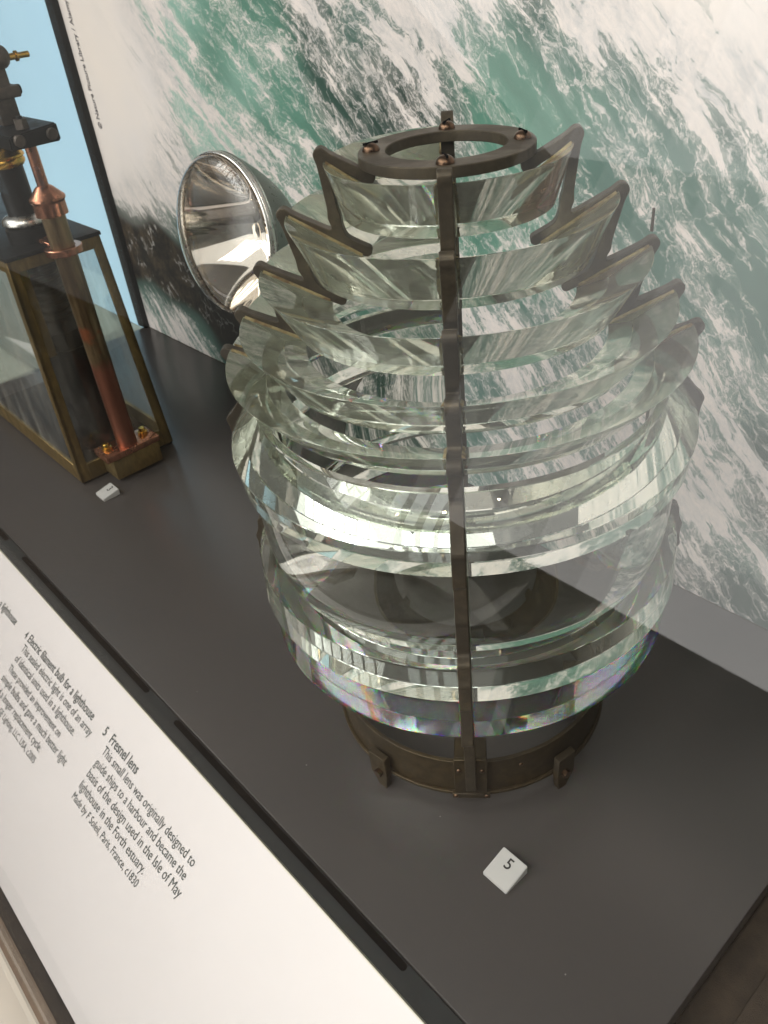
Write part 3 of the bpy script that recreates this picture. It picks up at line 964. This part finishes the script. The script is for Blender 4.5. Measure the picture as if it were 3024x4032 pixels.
lathe('shield_cap', [(0, -0.045), (0.009, -0.047), (0.011, -0.053), (0.0105, -0.06), (0, -0.061)], 'mirror', bulb, 32, False, 40)
for a in (0, 2.1, 4.2):
    bm = bmesh.new()
    bmesh.ops.create_cone(bm, cap_ends=True, segments=8, radius1=0.0012, radius2=0.0012, depth=0.04)
    bm.transform(Matrix.Translation((0.009 * math.cos(a), 0.009 * math.sin(a), -0.078)))
    from_bm('filament_post', bm, 'silver', bulb, 40)
lathe('base_cap', [(0.0, -0.128), (0.020, -0.128), (0.022, -0.124), (0.022, -0.103), (0.014, -0.099)], 'grey_iron', bulb, 32, False, 40)
lathe('wall_arm', [(0, -0.234), (0.030, -0.234), (0.030, -0.226), (0.009, -0.222), (0.009, -0.129), (0, -0.129)], 'grey_iron', bulb, 24, False, 40)

# ---------------------------------------------------------------- arc lamp with glazed brass lantern
lamp = thing('arc_lamp', (-0.785, -0.02, 0), label='old arc lamp with copper tube and glazed brass lantern on the shelf', cat='lamp')
lx, ly = -0.785, -0.02


def L(p): return (p[0] - lx, p[1] - ly, p[2])


X0, X1 = -1.235, -0.785


def corner(which, z):
    f_ = z / 0.382
    y = (-0.1093 + 0.0100 * f_) if which[1] == 'f' else (0.0677 - 0.0210 * f_)
    x = (X1 - 0.004 * f_) if which[0] == 'r' else (X0 + 0.004 * f_)
    return Vector((x, y, z))


BW = 0.017


def face_bars(a, b, th, sgn, prefix='frame_bar'):
    """brass surround of one lantern face between vertical corners a and b; th = outward normal*thickness"""
    def pnt(s, z, off):
        return corner(a, z).lerp(corner(b, z), s) + th * off
    wdt = (corner(a, 0) - corner(b, 0)).length
    e = BW / wdt
    zb, zt = 0.004, 0.378
    for s0, s1, zz0, zz1 in ((0, e, zb, zt), (1 - e, 1, zb, zt), (e, 1 - e, zb, zb + 0.030), (e, 1 - e, zt - BW, zt)):
        bm = bmesh.new()
        hexa(bm, [L(pnt(s0, zz0, 0)), L(pnt(s1, zz0, 0)), L(pnt(s1, zz0, 1)), L(pnt(s0, zz0, 1)),
                  L(pnt(s0, zz1, 0)), L(pnt(s1, zz1, 0)), L(pnt(s1, zz1, 1)), L(pnt(s0, zz1, 1))])
        bmesh.ops.bevel(bm, geom=bm.edges[:], offset=0.0005, segments=1, affect='EDGES')
        from_bm(prefix, bm, 'brass', lamp, 40)
    bm = bmesh.new()
    hexa(bm, [L(pnt(e * .7, zb + .02, .25)), L(pnt(1 - e * .7, zb + .02, .25)), L(pnt(1 - e * .7, zb + .02, .55)), L(pnt(e * .7, zb + .02, .55)),
              L(pnt(e * .7, zt - .012, .25)), L(pnt(1 - e * .7, zt - .012, .25)), L(pnt(1 - e * .7, zt - .012, .55)), L(pnt(e * .7, zt - .012, .55))])
    from_bm('pane', bm, 'lantern_glass', lamp)
    for s0 in (e / 2, 1 - e / 2):
        for zz in (0.05, 0.14, 0.24, 0.33):
            bm = bmesh.new()
            nrm = th.normalized()
            mt = Matrix.Translation(L(pnt(s0, zz, 1.0))) @ nrm.to_track_quat('Z', 'Y').to_matrix().to_4x4()
            dome(bm, mt, 0.0019, 0.0008)
            from_bm('bar_screw', bm, 'black_iron', lamp, 60)


face_bars('rf', 'rb', Vector((-0.006, 0, 0)), 1)
face_bars('lf', 'rf', Vector((0, 0.006, 0)), 1)
face_bars('lb', 'rb', Vector((0, -0.006, 0)), 1)
bm = bmesh.new()
c0 = [corner(k, 0.0) for k in ('lf', 'rf', 'rb', 'lb')]
box(bm, L((X0 + .002, -0.107, 0.0)), L((X1 - .001, 0.0655, 0.0038)))
from_bm('bottom_plate', bm, 'black_iron', lamp)
bm = bmesh.new()
box(bm, L((X0 + .002, -0.1010, 0.3785)), L((X1 - .001, 0.0490, 0.3845)), 0.001)
from_bm('roof_plate', bm, 'black_iron', lamp, 40)
# works inside the lantern
lathe('drum', [(0, 0.006), (0.048, 0.006), (0.05, 0.012), (0.05, 0.05), (0.044, 0.058), (0.044, 0.19), (0.05, 0.196), (0.05, 0.225), (0.03, 0.24), (0.03, 0.372), (0, 0.372)], 'black_iron', lamp, 48, False, 40, at(*L((-0.915, -0.02, 0))))
for y in (-0.062, 0.018):
    bm = bmesh.new()
    box(bm, L((-0.86, y - 0.007, 0.2)), L((-0.853, y + 0.007, 0.3775)), 0.0008, 1)
    from_bm('guide_bar', bm, 'brass', lamp, 40)
for k in range(7):
    lathe('coil', [(0.034 + 0.005 * math.cos(a), 0.25 + 0.0125 * k + 0.005 * math.sin(a)) for a in np.linspace(0, 2 * PI, 9)[:-1]], 'black_iron', lamp, 40, True, 80, at(*L((-0.915, -0.02, 0))))
# copper tube in front
tx, ty = -0.755, -0.0245
lathe('tube', [(0, 0.052), (0.0163, 0.052), (0.0168, 0.434), (0, 0.434)], 'tube', lamp, 48, False, 40, at(*L((tx, ty, 0))))
lathe('tube_cap', [(0.0172, 0.432), (0.0225, 0.4325), (0.0225, 0.4500), (0.0235, 0.4515), (0.0250, 0.4535), (0.0246, 0.4565), (0.0180, 0.4630), (0.0125, 0.4690), (0.0092, 0.4715), (0.0, 0.4715)], 'copper', lamp, 48, False, 30, at(*L((tx, ty, 0))))
lathe('rod', [(0, 0.4715), (0.0078, 0.4715), (0.0078, 0.5225), (0, 0.5225)], 'copper', lamp, 32, False, 40, at(*L((tx, ty, 0))))
lathe('tube_clamp', chamfer([(0.0170, 0.3780), (0.0270, 0.3780), (0.0270, 0.3880), (0.0170, 0.3880)], 0.001), 'copper', lamp, 48, True, 30, at(*L((tx, ty, 0))))
bm = bmesh.new()
box(bm, L((-0.825, -0.036, 0.3850)), L((-0.779, -0.013, 0.3900)), 0.0008, 1)
from_bm('clamp_arm', bm, 'copper', lamp, 40)
bm = bmesh.new()
box(bm, L((-0.7845, -0.0735, 0.0445)), L((-0.735, 0.0245, 0.0555)), 0.0012)
from_bm('tube_flange', bm, 'copper', lamp, 40)
bm = bmesh.new()
box(bm, L((-0.7845, -0.0640, 0.0070)), L((-0.738, 0.0215, 0.0440)), 0.001)
from_bm('tube_block', bm, 'brass', lamp, 40)
for y in (-0.058, 0.009):
    lathe('flange_bolt', [(0, 0.0675), (0.0045, 0.0675), (0.0055, 0.066), (0.0055, 0.061), (0.0085, 0.0605), (0.0085, 0.0556), (0, 0.0556)], 'bright_brass', lamp, 16, False, 40, at(*L((-0.762, y, 0))))
# black clamp beam above the tube
bm = bmesh.new()
hexa(bm, [L(p) for p in ((-0.905, -0.0555, 0.5230), (-0.738, -0.0555, 0.5230), (-0.738, 0.0140, 0.5230), (-0.905, 0.0140, 0.5230),
                         (-0.905, -0.0555, 0.5400), (-0.738, -0.0540, 0.5400), (-0.738, 0.0135, 0.5460), (-0.905, 0.0135, 0.5460))])
bmesh.ops.bevel(bm, geom=bm.edges[:], offset=0.002, segments=2, affect='EDGES')
beam = from_bm('clamp_beam', bm, 'black_iron', lamp, 40)
for y in (-0.042, 0.003):
    lathe('beam_stud', [(0, 0.004), (0.0065, 0.004), (0.0078, 0.002), (0.0078, -0.002)], 'grey_iron', beam, 24, False, 40, at(*L((-0.738, y, 0.5335)), ry=PI / 2))
bm = bmesh.new()
bmesh.ops.create_cone(bm, cap_ends=True, segments=6, radius1=0.0095, radius2=0.0088, depth=0.012)
bm.transform(at(*L((-0.757, -0.026, 0.550)), rz=0.3))
nut = from_bm('beam_nut', bm, 'grey_iron', beam, 30)
lathe('nut_stud', [(0, 0.5595), (0.0035, 0.5595), (0.004, 0.5585), (0.004, 0.556), (0, 0.556)], 'black_iron', beam, 16, False, 40, at(*L((-0.757, -0.026, 0))))
# carbon holder cylinder and upright
cx, cy = -0.85, -0.0325
lathe('holder_cylinder', [(0, 0.3848), (0.033, 0.3848), (0.033, 0.404), (0.026, 0.408), (0.0215, 0.4215), (0.0215, 0.4880), (0, 0.4880)], 'black_iron', lamp, 48, False, 40, at(*L((cx, cy, 0))))
lathe('nickel_flange', [(0.0216, 0.4225), (0.030, 0.4200), (0.034, 0.4150), (0.034, 0.4110), (0.0305, 0.4085), (0.027, 0.4085)], 'silver', lamp, 48, False, 40, at(*L((cx, cy, 0))))
lathe('brass_collar', [(0, 0.5228), (0.018, 0.5228), (0.019, 0.516), (0.0265, 0.5055), (0.0285, 0.5035), (0.0285, 0.5010), (0.0262, 0.4990), (0.0275, 0.4960), (0.0275, 0.4930), (0.024, 0.4885), (0, 0.4885)], 'bright_brass', lamp, 48, False, 40, at(*L((cx, cy, 0))))
bm = bmesh.new()
box(bm, L((-0.835, -0.0330, 0.5440)), L((-0.806, -0.0055, 0.6140)), 0.0015)
from_bm('upright', bm, 'grey_iron', lamp, 40)
bm = bmesh.new()
box(bm, L((-0.839, -0.0370, 0.5750)), L((-0.802, 0.0040, 0.5900)), 0.0025)
up = from_bm('upright_clamp', bm, 'grey_iron', lamp, 40)
lathe('clamp_screw', [(0, 0.006), (0.006, 0.006), (0.0065, 0.004), (0.0065, -0.001)], 'black_iron', up, 12, False, 40, at(*L((-0.82, 0.0042, 0.5825)), rx=-PI / 2))
lathe('ball_joint', [(0, 0.0155)] + [(0.0155 * math.sin(a), 0.0155 * math.cos(a)) for a in np.linspace(0.15, PI - 0.5, 14)], 'grey_iron', lamp, 32, False, 60, at(*L((-0.802, -0.0125, 0.6245))))
lathe('spigot', [(0, 0.000), (0.0042, 0.000), (0.0042, 0.010), (0.0065, 0.0105), (0.0065, 0.0135), (0.0038, 0.014), (0.0038, 0.029), (0, 0.029)], 'bright_brass', lamp, 16, False, 40, at(*L((-0.800, -0.0005, 0.6225)), rx=-PI / 2))
lathe('brass_terminal', [(0, 0.3848), (0.017, 0.3848), (0.017, 0.425), (0.013, 0.429), (0.013, 0.447), (0.009, 0.45), (0, 0.45)], 'brass', lamp, 32, False, 40, at(*L((-0.945, -0.075, 0))))
